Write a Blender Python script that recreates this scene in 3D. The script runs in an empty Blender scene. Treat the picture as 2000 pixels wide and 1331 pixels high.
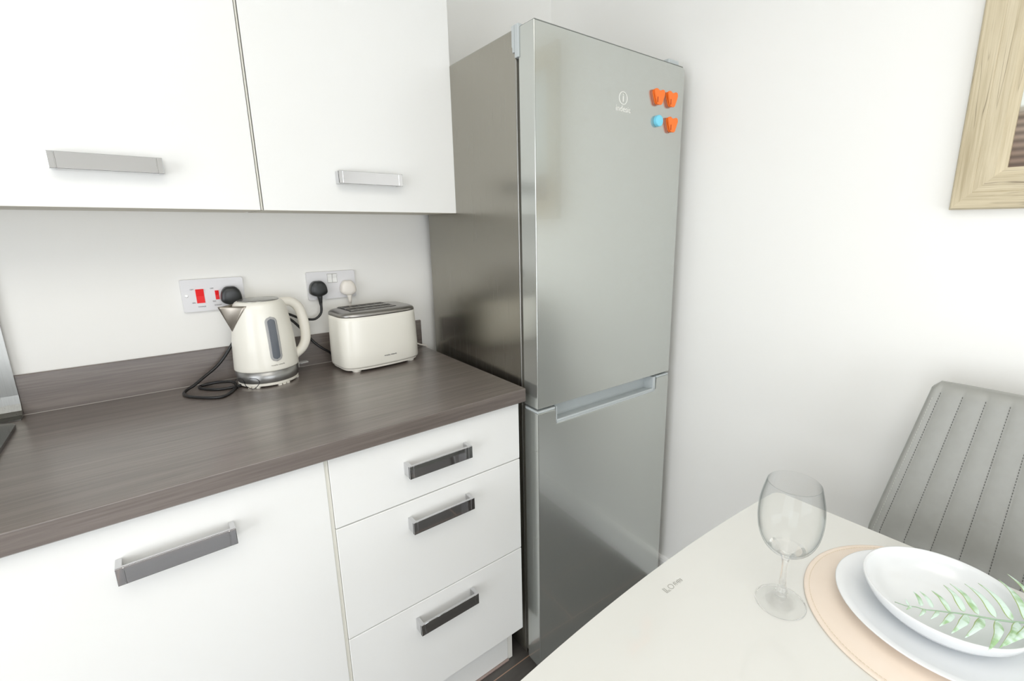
import bpy, bmesh, math, random
from mathutils import Vector, Matrix
random.seed(4)
PI = math.pi
S = bpy.context.scene
COL = S.collection

# ------------------------------------------------------------------ camera
def look(yaw, pitch, roll):
    cy, sy, cp, sp = math.cos(yaw), math.sin(yaw), math.cos(pitch), math.sin(pitch)
    f = Vector((-sy*cp, cy*cp, sp)); r = Vector((cy, sy, 0)); u = r.cross(f)
    c, s = math.cos(roll), math.sin(roll)
    r, u = c*r + s*u, -s*r + c*u
    return Matrix(((r.x, u.x, -f.x), (r.y, u.y, -f.y), (r.z, u.z, -f.z)))
cam = bpy.data.cameras.new('camera'); camo = bpy.data.objects.new('camera', cam); COL.objects.link(camo)
M4 = look(-0.7019, -0.2227, -0.0043).to_4x4(); M4.translation = Vector((-0.7056, -1.5400, 1.3228))
camo.matrix_world = M4
cam.sensor_width = 36; cam.sensor_fit = 'HORIZONTAL'; cam.lens = 919.4/2000*36
cam.shift_x = -72.59/2000; cam.shift_y = -14.97/2000; cam.clip_start = 0.02
S.camera = camo
S.view_settings.view_transform = 'Standard'; S.view_settings.look = 'None'
S.view_settings.gamma = 1.0; S.view_settings.use_curve_mapping = False
S.view_settings.exposure = 0.05
S.cycles.max_bounces = 16; S.cycles.diffuse_bounces = 8; S.cycles.glossy_bounces = 6; S.cycles.transmission_bounces = 14; S.cycles.transparent_max_bounces = 24

# ------------------------------------------------------------------ world and lights
W = bpy.data.worlds.new('world'); S.world = W; W.use_nodes = True
W.node_tree.nodes['Background'].inputs[0].default_value = (0.75, 0.86, 1.0, 1)
W.node_tree.nodes['Background'].inputs[1].default_value = 2.0
def area(name, loc, rot, sx, sy, power, col):
    l = bpy.data.lights.new(name, 'AREA'); l.shape = 'RECTANGLE'; l.size = sx; l.size_y = sy
    l.energy = power; l.color = col
    o = bpy.data.objects.new(name, l); COL.objects.link(o); o.location = loc; o.rotation_euler = rot
    return o
area('added_bounce_fill', (-0.95, -1.95, 2.36), (0, 0, 0), 1.3, 1.3, 14.5, (1.0, 0.945, 0.85))  # added soft lamp, stands in for flash bounced off the ceiling
area('added_side_fill', (-2.62, -1.75, 1.12), (0, math.radians(-90), 0), 1.9, 1.7, 26.5, (1.0, 0.99, 0.972))  # added fill from the left, set in an unseen opening
area('added_rear_fill', (-0.9, -3.64, 0.90), (math.radians(90), 0, 0), 1.9, 1.45, 22, (1.0, 0.99, 0.972))  # added frontal fill from behind the camera, set in an unseen opening

# ------------------------------------------------------------------ materials
def nt(m): return m.node_tree.nodes, m.node_tree.links
def mat(name, col, rough=0.5, metal=0.0, **kw):
    m = bpy.data.materials.new(name); m.use_nodes = True
    b = m.node_tree.nodes['Principled BSDF']
    b.inputs['Base Color'].default_value = (*col, 1); b.inputs['Roughness'].default_value = rough
    b.inputs['Metallic'].default_value = metal
    for k, v in kw.items(): b.inputs[k.replace('_', ' ')].default_value = v
    return m
def noise_to(m, scale3, nscale, c1, c2, detail=6, rough_amt=None, bump=0.0, lo=0.3, hi=0.7, distort=0.0, coord='Object'):
    N, L = nt(m); b = N['Principled BSDF']
    tc = N.new('ShaderNodeTexCoord'); mp = N.new('ShaderNodeMapping'); mp.inputs['Scale'].default_value = scale3
    n = N.new('ShaderNodeTexNoise'); n.inputs['Scale'].default_value = nscale; n.inputs['Detail'].default_value = detail
    n.inputs['Distortion'].default_value = distort
    r = N.new('ShaderNodeValToRGB'); r.color_ramp.elements[0].position = lo; r.color_ramp.elements[1].position = hi
    r.color_ramp.elements[0].color = (*c1, 1); r.color_ramp.elements[1].color = (*c2, 1)
    L.new(tc.outputs[coord], mp.inputs[0]); L.new(mp.outputs[0], n.inputs['Vector']); L.new(n.outputs['Fac'], r.inputs[0])
    L.new(r.outputs[0], b.inputs['Base Color'])
    if bump:
        bp = N.new('ShaderNodeBump'); bp.inputs['Strength'].default_value = bump; bp.inputs['Distance'].default_value = 0.002
        L.new(n.outputs['Fac'], bp.inputs['Height']); L.new(bp.outputs[0], b.inputs['Normal'])
    if rough_amt:
        mr = N.new('ShaderNodeMapRange'); mr.inputs['To Min'].default_value = rough_amt[0]; mr.inputs['To Max'].default_value = rough_amt[1]
        L.new(n.outputs['Fac'], mr.inputs[0]); L.new(mr.outputs[0], b.inputs['Roughness'])
    return n, r, mp
def wood(name, c_dark, c_mid, c_light, axis, rough, s=1.0):
    """fine stretched grain plus a broad figure along one axis"""
    m = mat(name, c_mid, rough); N, L = nt(m); b = N['Principled BSDF']
    tc = N.new('ShaderNodeTexCoord')
    def lay(sc, along, across, dist):
        mp = N.new('ShaderNodeMapping'); v = [across]*3; v[axis] = along; mp.inputs['Scale'].default_value = v
        n = N.new('ShaderNodeTexNoise'); n.inputs['Scale'].default_value = sc; n.inputs['Detail'].default_value = 8
        n.inputs['Roughness'].default_value = 0.6; n.inputs['Distortion'].default_value = dist
        L.new(tc.outputs['Object'], mp.inputs[0]); L.new(mp.outputs[0], n.inputs['Vector']); return n
    a = lay(6*s, 0.35, 6.0, 0.6); f = lay(30*s, 0.25, 9.0, 0.2)
    mx = N.new('ShaderNodeMix'); mx.data_type = 'FLOAT'; mx.inputs[0].default_value = 0.45
    L.new(a.outputs['Fac'], mx.inputs[2]); L.new(f.outputs['Fac'], mx.inputs[3])
    r = N.new('ShaderNodeValToRGB'); e = r.color_ramp.elements
    e[0].position = 0.32; e[0].color = (*c_dark, 1); e[1].position = 0.68; e[1].color = (*c_light, 1)
    k = e.new(0.5); k.color = (*c_mid, 1)
    L.new(mx.outputs[0], r.inputs[0]); L.new(r.outputs[0], b.inputs['Base Color'])
    bp = N.new('ShaderNodeBump'); bp.inputs['Strength'].default_value = 0.12; bp.inputs['Distance'].default_value = 0.001
    L.new(f.outputs['Fac'], bp.inputs['Height']); L.new(bp.outputs[0], b.inputs['Normal'])
    return m

M_wall = mat('wall_paint', (0.87, 0.868, 0.845), 0.7)
M_ceil = mat('ceiling_paint', (0.86, 0.86, 0.85), 0.9)
M_skirt = mat('skirting_paint', (0.88, 0.88, 0.87), 0.35)
M_cab = mat('cabinet_white', (0.86, 0.865, 0.85), 0.28)
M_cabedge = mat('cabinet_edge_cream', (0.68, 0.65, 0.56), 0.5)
M_gapf = mat('gap_strip_lit_cream', (0.80, 0.79, 0.72), 0.5)  # pale colour stands in for light falling on the gap faces
M_carc = mat('carcass_white', (0.82, 0.81, 0.76), 0.5)
M_chrome = mat('chrome', (0.62, 0.62, 0.63), 0.04, 1.0)
M_top = wood('worktop_laminate', (0.090, 0.073, 0.064), (0.146, 0.121, 0.107), (0.212, 0.180, 0.162), 0, 0.38)
_b = M_top.node_tree.nodes['Principled BSDF']; _b.inputs['Coat Weight'].default_value = 0.9; _b.inputs['Coat Roughness'].default_value = 0.26; _b.inputs['Coat IOR'].default_value = 1.55
M_edge = M_top
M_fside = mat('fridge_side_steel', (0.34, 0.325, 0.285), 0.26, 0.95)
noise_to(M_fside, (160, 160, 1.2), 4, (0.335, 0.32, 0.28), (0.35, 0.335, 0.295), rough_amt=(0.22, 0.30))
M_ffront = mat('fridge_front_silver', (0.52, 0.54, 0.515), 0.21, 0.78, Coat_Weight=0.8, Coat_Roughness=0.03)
M_fdark = mat('gasket_grey', (0.40, 0.40, 0.39), 0.5)
M_fgrey = mat('fridge_plastic_grey', (0.50, 0.54, 0.55), 0.4)
M_logo = mat('logo_white', (0.80, 0.80, 0.76), 0.4)
M_steel = mat('brushed_steel', (0.56, 0.56, 0.54), 0.28, 1.0)
noise_to(M_steel, (300, 300, 3), 2, (0.30, 0.30, 0.285), (0.35, 0.35, 0.335), rough_amt=(0.25, 0.33))
M_band = mat('kettle_band_steel', (0.34, 0.34, 0.335), 0.34, 0.9)
M_spout = mat('kettle_spout_steel', (0.38, 0.345, 0.30), 0.35, 0.8)
M_cream = mat('cream_enamel', (0.88, 0.865, 0.79), 0.36, Coat_Weight=0.3, Coat_Roughness=0.12)
M_creamp = mat('cream_plastic', (0.87, 0.845, 0.77), 0.36)
M_lid = mat('kettle_lid_grey', (0.34, 0.34, 0.32), 0.22, 0.7)
M_gauge = mat('gauge_frame_grey', (0.40, 0.40, 0.40), 0.3)
M_gwin = mat('gauge_window_blue_grey', (0.125, 0.14, 0.165), 0.12)
M_ttop = mat('toaster_top_steel', (0.38, 0.37, 0.355), 0.32, 0.9)
M_slot = mat('toaster_slot_dark', (0.03, 0.03, 0.03), 0.5)
M_black = mat('black_rubber', (0.012, 0.012, 0.013), 0.32)
M_plugb = mat('black_plug', (0.022, 0.024, 0.025), 0.35)
M_plugw = mat('white_plug', (0.84, 0.80, 0.74), 0.35)
M_plate = mat('socket_white', (0.74, 0.74, 0.76), 0.35)
M_red = mat('rocker_red', (0.84, 0.003, 0.004), 0.5)
M_ink = mat('ink_dark', (0.08, 0.08, 0.09), 0.6)
M_inkg = mat('ink_grey', (0.30, 0.29, 0.26), 0.5)
M_screw = mat('screw_metal', (0.6, 0.6, 0.58), 0.3, 1.0)
M_hob = mat('hob_black_glass', (0.03, 0.032, 0.03), 0.12)
M_table = mat('table_white_glass', (0.73, 0.73, 0.70), 0.10, Coat_Weight=0.5, Coat_Roughness=0.03)
M_tedge = mat('table_glass_edge', (0.74, 0.77, 0.70), 0.12)
M_tleg = mat('table_leg_chrome', (0.75, 0.75, 0.75), 0.15, 1.0)
M_leather = mat('grey_faux_leather', (0.36, 0.36, 0.335), 0.42)
noise_to(M_leather, (1, 1, 1), 60, (0.302, 0.305, 0.285), (0.318, 0.321, 0.301), bump=0.04)
M_thread = mat('dark_thread', (0.11, 0.11, 0.105), 0.7)
M_mat = mat('placemat_beige_leather', (0.80, 0.66, 0.535), 0.42)
noise_to(M_mat, (1, 1, 1), 25, (0.83, 0.715, 0.61), (0.855, 0.745, 0.645), bump=0.12)
M_matth = mat('placemat_thread', (0.72, 0.63, 0.50), 0.6)
M_dish = mat('dish_white', (0.82, 0.84, 0.86), 0.22, Coat_Weight=0.4)
M_dishrim = mat('dish_rim_cream', (0.80, 0.76, 0.68), 0.4)
M_leaf = mat('leaf_mint', (0.58, 0.76, 0.60), 0.5)
_n, _r, _m = noise_to(M_leaf, (1, 1, 1), 55, (0.34, 0.54, 0.28), (0.68, 0.84, 0.76), detail=2, lo=0.36, hi=0.54)
M_leafedge = mat('leaf_edge_green', (0.40, 0.52, 0.20), 0.5)
M_stem = mat('stem_green', (0.36, 0.50, 0.36), 0.5)
M_orange = mat('orange_plastic', (0.96, 0.19, 0.018), 0.35)
M_blue = mat('light_blue_plastic', (0.20, 0.66, 0.86), 0.35)
M_door = mat('door_paint', (0.8, 0.8, 0.78), 0.4)
def glass_mat(name, col=(1, 1, 1), ior=1.5, rough=0.0):
    m = mat(name, col, rough); b = m.node_tree.nodes['Principled BSDF']
    b.inputs['Transmission Weight'].default_value = 1.0; b.inputs['IOR'].default_value = ior
    return m
M_glass = glass_mat('clear_glass', (1, 1, 1), 1.45)
def thin_glass():
    m = glass_mat('wine_glass_clear', (1, 1, 1), 1.45); N, L = nt(m); b = N['Principled BSDF']; out = N['Material Output']
    tr = N.new('ShaderNodeBsdfTransparent'); mx = N.new('ShaderNodeMixShader'); mx.inputs[0].default_value = 0.65
    L.new(tr.outputs[0], mx.inputs[1]); L.new(b.outputs[0], mx.inputs[2]); L.new(mx.outputs[0], out.inputs['Surface']); return m
M_wine = thin_glass()
def bowl_glass():
    m = bpy.data.materials.new('wine_glass_thin_wall'); m.use_nodes = True; N, L = nt(m); N.remove(N['Principled BSDF']); out = N['Material Output']
    lw = N.new('ShaderNodeLayerWeight'); lw.inputs[0].default_value = 0.5
    pw = N.new('ShaderNodeMath'); pw.operation = 'POWER'; pw.inputs[1].default_value = 4.0
    ma = N.new('ShaderNodeMath'); ma.operation = 'MULTIPLY_ADD'; ma.inputs[1].default_value = 0.68; ma.inputs[2].default_value = 0.012
    tr = N.new('ShaderNodeBsdfTransparent'); tr.inputs[0].default_value = (0.997, 0.998, 0.998, 1)
    gl = N.new('ShaderNodeBsdfGlossy'); gl.inputs['Roughness'].default_value = 0.0; gl.inputs['Color'].default_value = (0.42, 0.47, 0.48, 1)
    mx = N.new('ShaderNodeMixShader')
    L.new(lw.outputs['Facing'], pw.inputs[0]); L.new(pw.outputs[0], ma.inputs[0]); L.new(ma.outputs[0], mx.inputs[0])
    L.new(tr.outputs[0], mx.inputs[1]); L.new(gl.outputs[0], mx.inputs[2]); L.new(mx.outputs[0], out.inputs['Surface']); return m
M_bowlg = bowl_glass()
# framed wood mouldings: grain along each member
M_fw_v = wood('frame_oak_vertical', (0.41, 0.34, 0.215), (0.56, 0.485, 0.335), (0.68, 0.605, 0.45), 2, 0.5, 1.1)
M_fw_h = wood('frame_oak_horizontal', (0.41, 0.34, 0.215), (0.56, 0.485, 0.335), (0.68, 0.605, 0.45), 1, 0.5, 1.1)
def cracks(m, axis):
    N, L = nt(m); b = N['Principled BSDF']; src = b.inputs['Base Color'].links[0].from_socket
    tc = N.new('ShaderNodeTexCoord'); mp = N.new('ShaderNodeMapping'); v = [38.0]*3; v[axis] = 1.6; mp.inputs['Scale'].default_value = v
    n = N.new('ShaderNodeTexNoise'); n.inputs['Scale'].default_value = 1.6; n.inputs['Detail'].default_value = 2; n.inputs['Distortion'].default_value = 0.3
    r = N.new('ShaderNodeValToRGB'); e = r.color_ramp.elements; e[0].position = 0.485; e[0].color = (0, 0, 0, 1); e[1].position = 0.515; e[1].color = (0, 0, 0, 1)
    k = e.new(0.5); k.color = (0.8, 0.8, 0.8, 1)
    n2 = N.new('ShaderNodeTexNoise'); n2.inputs['Scale'].default_value = 9; r2 = N.new('ShaderNodeValToRGB'); r2.color_ramp.elements[0].position = 0.46; r2.color_ramp.elements[1].position = 0.56
    mu = N.new('ShaderNodeMath'); mu.operation = 'MULTIPLY'; mx = N.new('ShaderNodeMix'); mx.data_type = 'RGBA'
    L.new(tc.outputs['Object'], mp.inputs[0]); L.new(mp.outputs[0], n.inputs['Vector']); L.new(n.outputs['Fac'], r.inputs[0])
    L.new(tc.outputs['Object'], n2.inputs['Vector']); L.new(n2.outputs['Fac'], r2.inputs[0])
    L.new(r.outputs[0], mu.inputs[0]); L.new(r2.outputs[0], mu.inputs[1]); L.new(mu.outputs[0], mx.inputs[0])
    L.new(src, mx.inputs[6]); mx.inputs[7].default_value = (0.17, 0.13, 0.08, 1); L.new(mx.outputs[2], b.inputs['Base Color'])
cracks(M_fw_v, 2); cracks(M_fw_h, 1)
# floor: dark grey planks with pale joints, running along x
M_floor = mat('floor_vinyl_plank', (0.10, 0.095, 0.09), 0.4)
def floor_nodes():
    N, L = nt(M_floor); b = N['Principled BSDF']
    tc = N.new('ShaderNodeTexCoord'); mp = N.new('ShaderNodeMapping'); mp.inputs['Location'].default_value = (0.37, 0.5605, 0)
    br = N.new('ShaderNodeTexBrick'); br.inputs['Scale'].default_value = 1.0
    br.inputs['Brick Width'].default_value = 1.2; br.inputs['Row Height'].default_value = 0.185
    br.inputs['Mortar Size'].default_value = 0.0016; br.inputs['Mortar Smooth'].default_value = 0.1
    br.inputs['Color1'].default_value = (0.092, 0.086, 0.080, 1); br.inputs['Color2'].default_value = (0.108, 0.101, 0.094, 1)
    br.inputs['Mortar'].default_value = (0.42, 0.27, 0.19, 1)
    mp2 = N.new('ShaderNodeMapping'); mp2.inputs['Scale'].default_value = (1.5, 14, 1)
    n = N.new('ShaderNodeTexNoise'); n.inputs['Scale'].default_value = 6; n.inputs['Detail'].default_value = 8
    mx = N.new('ShaderNodeMix'); mx.data_type = 'RGBA'; mx.blend_type = 'MULTIPLY'; mx.inputs[0].default_value = 0.55
    L.new(tc.outputs['Object'], mp.inputs[0]); L.new(mp.outputs[0], br.inputs['Vector'])
    L.new(tc.outputs['Object'], mp2.inputs[0]); L.new(mp2.outputs[0], n.inputs['Vector'])
    r = N.new('ShaderNodeValToRGB'); r.color_ramp.elements[0].color = (0.55, 0.55, 0.55, 1); r.color_ramp.elements[1].color = (1.35, 1.32, 1.3, 1)
    L.new(n.outputs['Fac'], r.inputs[0]); L.new(br.outputs['Color'], mx.inputs[6]); L.new(r.outputs[0], mx.inputs[7])
    L.new(mx.outputs[2], b.inputs['Base Color'])
floor_nodes()
# the print in the frame: pale sky over brown timber boards
M_print = mat('photo_print', (0.7, 0.7, 0.7), 0.6)
def print_nodes():
    N, L = nt(M_print); b = N['Principled BSDF']
    tc = N.new('ShaderNodeTexCoord'); sp = N.new('ShaderNodeSeparateXYZ'); L.new(tc.outputs['Object'], sp.inputs[0])
    r = N.new('ShaderNodeValToRGB'); r.color_ramp.interpolation = 'LINEAR'; e = r.color_ramp.elements
    mr = N.new('ShaderNodeMapRange'); mr.inputs['From Min'].default_value = -0.24; mr.inputs['From Max'].default_value = 0.24
    L.new(sp.outputs['Z'], mr.inputs[0]); L.new(mr.outputs[0], r.inputs[0])
    e[0].position = 0.0; e[0].color = (0.24, 0.17, 0.13, 1)
    e[1].position = 1.0; e[1].color = (0.72, 0.78, 0.80, 1)
    for p, c in ((0.10, (0.32, 0.25, 0.20)), (0.150, (0.27, 0.21, 0.165)), (0.180, (0.40, 0.38, 0.32)), (0.192, (0.70, 0.75, 0.74))):
        k = e.new(p); k.color = (*c, 1)
    wv = N.new('ShaderNodeTexWave'); wv.bands_direction = 'Z'; wv.inputs['Scale'].default_value = 22; wv.inputs['Distortion'].default_value = 0.6
    L.new(tc.outputs['Object'], wv.inputs[0])
    lt = N.new('ShaderNodeMath'); lt.operation = 'LESS_THAN'; lt.inputs[1].default_value = 0.165; L.new(mr.outputs[0], lt.inputs[0])
    mu = N.new('ShaderNodeMath'); mu.operation = 'MULTIPLY'; mu.inputs[1].default_value = 0.5; L.new(lt.outputs[0], mu.inputs[0])
    mx = N.new('ShaderNodeMix'); mx.data_type = 'RGBA'; mx.blend_type = 'MULTIPLY'
    L.new(mu.outputs[0], mx.inputs[0]); L.new(r.outputs[0], mx.inputs[6]); L.new(wv.outputs['Color'], mx.inputs[7])
    L.new(mx.outputs[2], b.inputs['Base Color'])
print_nodes()

# ------------------------------------------------------------------ object helpers
def link(name, bm, m, parent=None, smooth=False, loc=None):
    me = bpy.data.meshes.new(name); bmesh.ops.recalc_face_normals(bm, faces=bm.faces); bm.to_mesh(me); bm.free()
    if m is not None:
        for mm in (m if isinstance(m, (list, tuple)) else [m]): me.materials.append(mm)
    o = bpy.data.objects.new(name, me); COL.objects.link(o)
    if parent: o.parent = parent
    if loc: o.location = loc
    if smooth:
        for p in me.polygons: p.use_smooth = True
    return o
def tag(o, label, cat, group=None):
    o['label'] = label; o['category'] = cat
    if group: o['group'] = group
    return o
def thing(name, label, cat, loc=(0, 0, 0), rz=0, group=None):
    o = bpy.data.objects.new(name, None); COL.objects.link(o); o.location = loc; o.rotation_euler = (0, 0, rz)
    o.empty_display_size = 0.05
    return tag(o, label, cat, group)
def struct(o): o['kind'] = 'structure'; return o
def bx(bm, x0, x1, y0, y1, z0, z1, bev=0.0, seg=2, M=None):
    t = bmesh.new()
    vs = [t.verts.new((x, y, z)) for x in (x0, x1) for y in (y0, y1) for z in (z0, z1)]
    for f in ((0, 1, 3, 2), (4, 6, 7, 5), (0, 4, 5, 1), (2, 3, 7, 6), (0, 2, 6, 4), (1, 5, 7, 3)): t.faces.new([vs[i] for i in f])
    if bev > 0: bmesh.ops.bevel(t, geom=t.edges[:], offset=bev, segments=seg, affect='EDGES', profile=0.5)
    if M is not None: bmesh.ops.transform(t, matrix=M, verts=t.verts)
    merge(bm, t)
def merge(bm, t, mi=None):
    me = bpy.data.meshes.new('tmp'); 
    if mi is not None:
        for f in t.faces: f.material_index = mi
    t.to_mesh(me); t.free(); bm.from_mesh(me); bpy.data.meshes.remove(me)
def box(name, x0, x1, y0, y1, z0, z1, m, parent=None, bev=0.0, seg=2, smooth=False):
    bm = bmesh.new(); bx(bm, x0, x1, y0, y1, z0, z1, bev, seg); return link(name, bm, m, parent, smooth)
def loft(bm, rings, cap0=True, cap1=True, closed=True, mi=0):
    R = [[bm.verts.new(p) for p in r] for r in rings]; n = len(R[0])
    for a, b in zip(R, R[1:]):
        for i in range(n if closed else n-1):
            f = bm.faces.new((a[i], a[(i+1) % n], b[(i+1) % n], b[i])); f.material_index = mi
    if cap0: bm.faces.new(R[0][::-1]).material_index = mi
    if cap1: bm.faces.new(R[-1]).material_index = mi
    return R
def lathe(bm, prof, n=64, cx=0, cy=0, rf=None, cap0=True, cap1=True):
    rings = []
    for r, z in prof:
        rings.append([(cx+r*(rf(2*PI*i/n) if rf else 1)*math.cos(2*PI*i/n), cy+r*(rf(2*PI*i/n) if rf else 1)*math.sin(2*PI*i/n), z) for i in range(n)])
    loft(bm, rings, cap0, cap1)
def catmull(P, k=8, closed=False):
    P = [Vector(p) for p in P]; out = []; n = len(P)
    rng = range(n if closed else n-1)
    for i in rng:
        p0 = P[(i-1) % n] if closed or i > 0 else P[0]*2-P[1]
        p1 = P[i]; p2 = P[(i+1) % n]; p3 = P[(i+2) % n] if closed or i+2 < n else P[-1]*2-P[-2]
        for j in range(k):
            t = j/k
            out.append(0.5*((2*p1)+(p2-p0)*t+(2*p0-5*p1+4*p2-p3)*t*t+(3*p1-p0-3*p2+p3)*t**3))
    if not closed: out.append(P[-1])
    return out
def tube(bm, path, r, n=12, r2=None, up=None, cap=True, closed=False):
    """r may be a number or a function of t; r2 the second half-axis"""
    m = len(path); rings = []; prev = None
    for i, p in enumerate(path):
        if closed: T = (path[(i+1) % m]-path[i-1]).normalized()
        else: T = (path[min(i+1, m-1)]-path[max(i-1, 0)]).normalized()
        if up is not None: Nn = (Vector(up)-T*Vector(up).dot(T)).normalized()
        elif prev is None:
            a = Vector((0, 0, 1)) if abs(T.z) < 0.9 else Vector((1, 0, 0)); Nn = (a-T*a.dot(T)).normalized()
        else: Nn = (prev-T*prev.dot(T)).normalized()
        prev = Nn; B = T.cross(Nn); t = i/(m-1)
        ra = r(t) if callable(r) else r; rb = (r2(t) if callable(r2) else r2) if r2 is not None else ra
        rings.append([p+Nn*ra*math.cos(2*PI*j/n)+B*rb*math.sin(2*PI*j/n) for j in range(n)])
    if closed: rings.append(rings[0]); loft(bm, rings, False, False)
    else: loft(bm, rings, cap, cap)
def prism(bm, poly, z0, z1, bev=0.0, seg=2, M=None, mi=0):
    """outline in xy, extruded in z, bevelled top/bottom edges"""
    t = bmesh.new(); rings = []
    loft(t, [[(x, y, z0) for x, y in poly], [(x, y, z1) for x, y in poly]])
    if bev > 0:
        es = [e for e in t.edges if abs(e.verts[0].co.z-e.verts[1].co.z) < 1e-7]
        bmesh.ops.bevel(t, geom=es, offset=bev, segments=seg, affect='EDGES', profile=0.5)
    if M is not None: bmesh.ops.transform(t, matrix=M, verts=t.verts)
    merge(bm, t, mi)
def rrect(w, h, r, n=6, cx=0, cy=0):
    out = []
    for sx, sy, a0 in ((1, 1, 0), (-1, 1, 90), (-1, -1, 180), (1, -1, 270)):
        for i in range(n+1):
            a = math.radians(a0+90*i/n); out.append((cx+sx*(w/2-r)+r*math.cos(a), cy+sy*(h/2-r)+r*math.sin(a)))
    return out
def text_bm(s, size, align='CENTER', ext=0.0003, spacing=1.0):
    c = bpy.data.curves.new('t', 'FONT'); c.body = s; c.size = size; c.align_x = align; c.align_y = 'CENTER'
    c.extrude = ext; c.space_character = spacing
    o = bpy.data.objects.new('t', c); COL.objects.link(o)
    dg = bpy.context.evaluated_depsgraph_get(); me = bpy.data.meshes.new_from_object(o.evaluated_get(dg))
    bpy.data.objects.remove(o); bpy.data.curves.remove(c)
    bm = bmesh.new(); bm.from_mesh(me); bpy.data.meshes.remove(me); return bm
RX90 = Matrix.Rotation(PI/2, 4, 'X')     # xy plane -> facing -y
def add_text(bm, s, size, M, sx=1.0, ext=0.0003, spacing=1.0):
    t = text_bm(s, size, ext=ext, spacing=spacing)
    bmesh.ops.transform(t, matrix=M @ Matrix.Diagonal((sx, 1, 1, 1)), verts=t.verts); merge(bm, t)

# ------------------------------------------------------------------ the room
XR, YB, XL, YF, ZC = 0.612, 0.0, -2.70, -3.70, 2.40
struct(box('floor', XL-0.1, XR+0.1, YF-0.1, YB+0.1, -0.08, 0, M_floor))
struct(box('ceiling', XL-0.1, XR+0.1, YF-0.1, YB+0.1, ZC, ZC+0.08, M_ceil))
struct(box('wall_back', XL-0.1, XR+0.1, YB, YB+0.1, 0, ZC, M_wall))
struct(box('wall_right', XR, XR+0.1, YF-0.1, YB, 0, ZC, M_wall))
def wall_hole(name, axis, pos, t, a0, a1, h0, h1, z0, z1):
    bm = bmesh.new()
    def p(s0, s1, q0, q1):
        if axis == 'x': bx(bm, pos-t, pos, s0, s1, q0, q1)
        else: bx(bm, s0, s1, pos-t, pos, q0, q1)
    p(a0, h0, 0, ZC); p(h1, a1, 0, ZC); p(h0, h1, 0, z0); p(h0, h1, z1, ZC)
    return struct(link(name, bm, M_wall))
wall_hole('wall_left', 'x', XL, 0.1, YF-0.1, YB, -2.65, -0.85, 0.12, 2.12)
wall_hole('wall_front', 'y', YF, 0.1, XL, XR, -1.9, 0.1, 0.12, 1.68)
def added_window(name, axis, pos, a0, a1, z0, z1):  # unseen openings, added to carry the fill lamps
    o = struct(bpy.data.objects.new(name, None)); COL.objects.link(o)
    bm = bmesh.new(); w = 0.06
    def p(b, s0, s1, q0, q1, d0=-0.06, d1=-0.01):
        if axis == 'x': bx(b, pos+d0, pos+d1, s0, s1, q0, q1)
        else: bx(b, s0, s1, pos+d0, pos+d1, q0, q1)
    m = (a0+a1)/2
    p(bm, a0, a1, z0, z0+w); p(bm, a0, a1, z1-w, z1); p(bm, a0, a0+w, z0+w, z1-w); p(bm, a1-w, a1, z0+w, z1-w); p(bm, m-w/2, m+w/2, z0+w, z1-w)
    link('window_frame', bm, M_skirt, o)
    bm = bmesh.new(); p(bm, a0+w, a1-w, z0+w, z1-w, -0.04, -0.034); link('pane', bm, M_glass, o)
added_window('added_window_1', 'x', XL, -2.65, -0.85, 0.12, 2.12)  # unseen, made tall so side fill reaches low down
added_window('added_window_2', 'y', YF, -1.9, 0.1, 0.12, 1.68)  # unseen, kept low so the wall handles do not mirror its lamp
def skirt(name, pts, sc):
    bm = bmesh.new(); (x0, y0), (x1, y1), n = pts
    prof = [(0, 0), (0.014, 0), (0.014, 0.100), (0.011, 0.110), (0.005, 0.1145), (0, 0.115)]
    r = [[(x+n[0]*d, y+n[1]*d, z) for d, z in prof] for x, y in ((x0, y0), (x1, y1))]
    loft(bm, r); struct(link(name, bm, M_skirt))
skirt('baseboard_right', ((XR, YF), (XR, YB), (-1, 0)), 1)
skirt('baseboard_front', ((XL, YF), (XR-0.014, YF), (0, 1)), 1)
skirt('baseboard_left', ((XL, YF+0.014), (XL, -0.66), (1, 0)), 1)
# unseen panel fitting, made up to house the ceiling fill lamp
cl = thing('added_light_panel', 'added unseen square white panel around the ceiling fill lamp', 'light', (-0.95, -1.95, ZC))
bm = bmesh.new()
for a in ((-0.67, 0.67, -0.67, -0.652), (-0.67, 0.67, 0.652, 0.67), (-0.67, -0.652, -0.652, 0.652), (0.652, 0.67, -0.652, 0.652)):
    bx(bm, *a, -0.045, -0.0005)
link('frame', bm, M_skirt, cl); box('backing', -0.652, 0.652, -0.652, 0.652, -0.012, -0.0005, M_skirt, cl)

# ------------------------------------------------------------------ base run
D, H, TH = 0.6087, 0.91, 0.0368
YD = 0.5888                                   # face of doors and drawers
wt = thing('worktop', 'grey brown wood-effect laminate worktop over the white base units', 'worktop')
bm = bmesh.new()
r = 0.0018; pr = [(-0.001, H-TH), (-D+0.002, H-TH), (-D, H-TH+0.002)] + [(-D+r-r*math.cos(a), H-r+r*math.sin(a)) for a in [i*PI/12 for i in range(0, 7)]] + [(-0.001, H)]
loft(bm, [[(x, y, z) for y, z in pr] for x in (-2.66, 0.0)]); slab = link('slab', bm, [M_top, M_edge], wt)
for p in slab.data.polygons:
    if p.normal.y < -0.8: p.material_index = 1
upst = box('upstand', -2.66, -0.001, -0.0088, -0.0003, H, H+0.0936, M_top, None, 0.0015, 1)
tag(upst, 'low grey wood-effect upstand strip along the wall behind the kettle', 'upstand')
bm = bmesh.new(); tube(bm, [Vector((-2.66, -0.0088, H+0.0004)), Vector((-0.002, -0.0088, H+0.0004))], 0.0012, 8)
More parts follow.
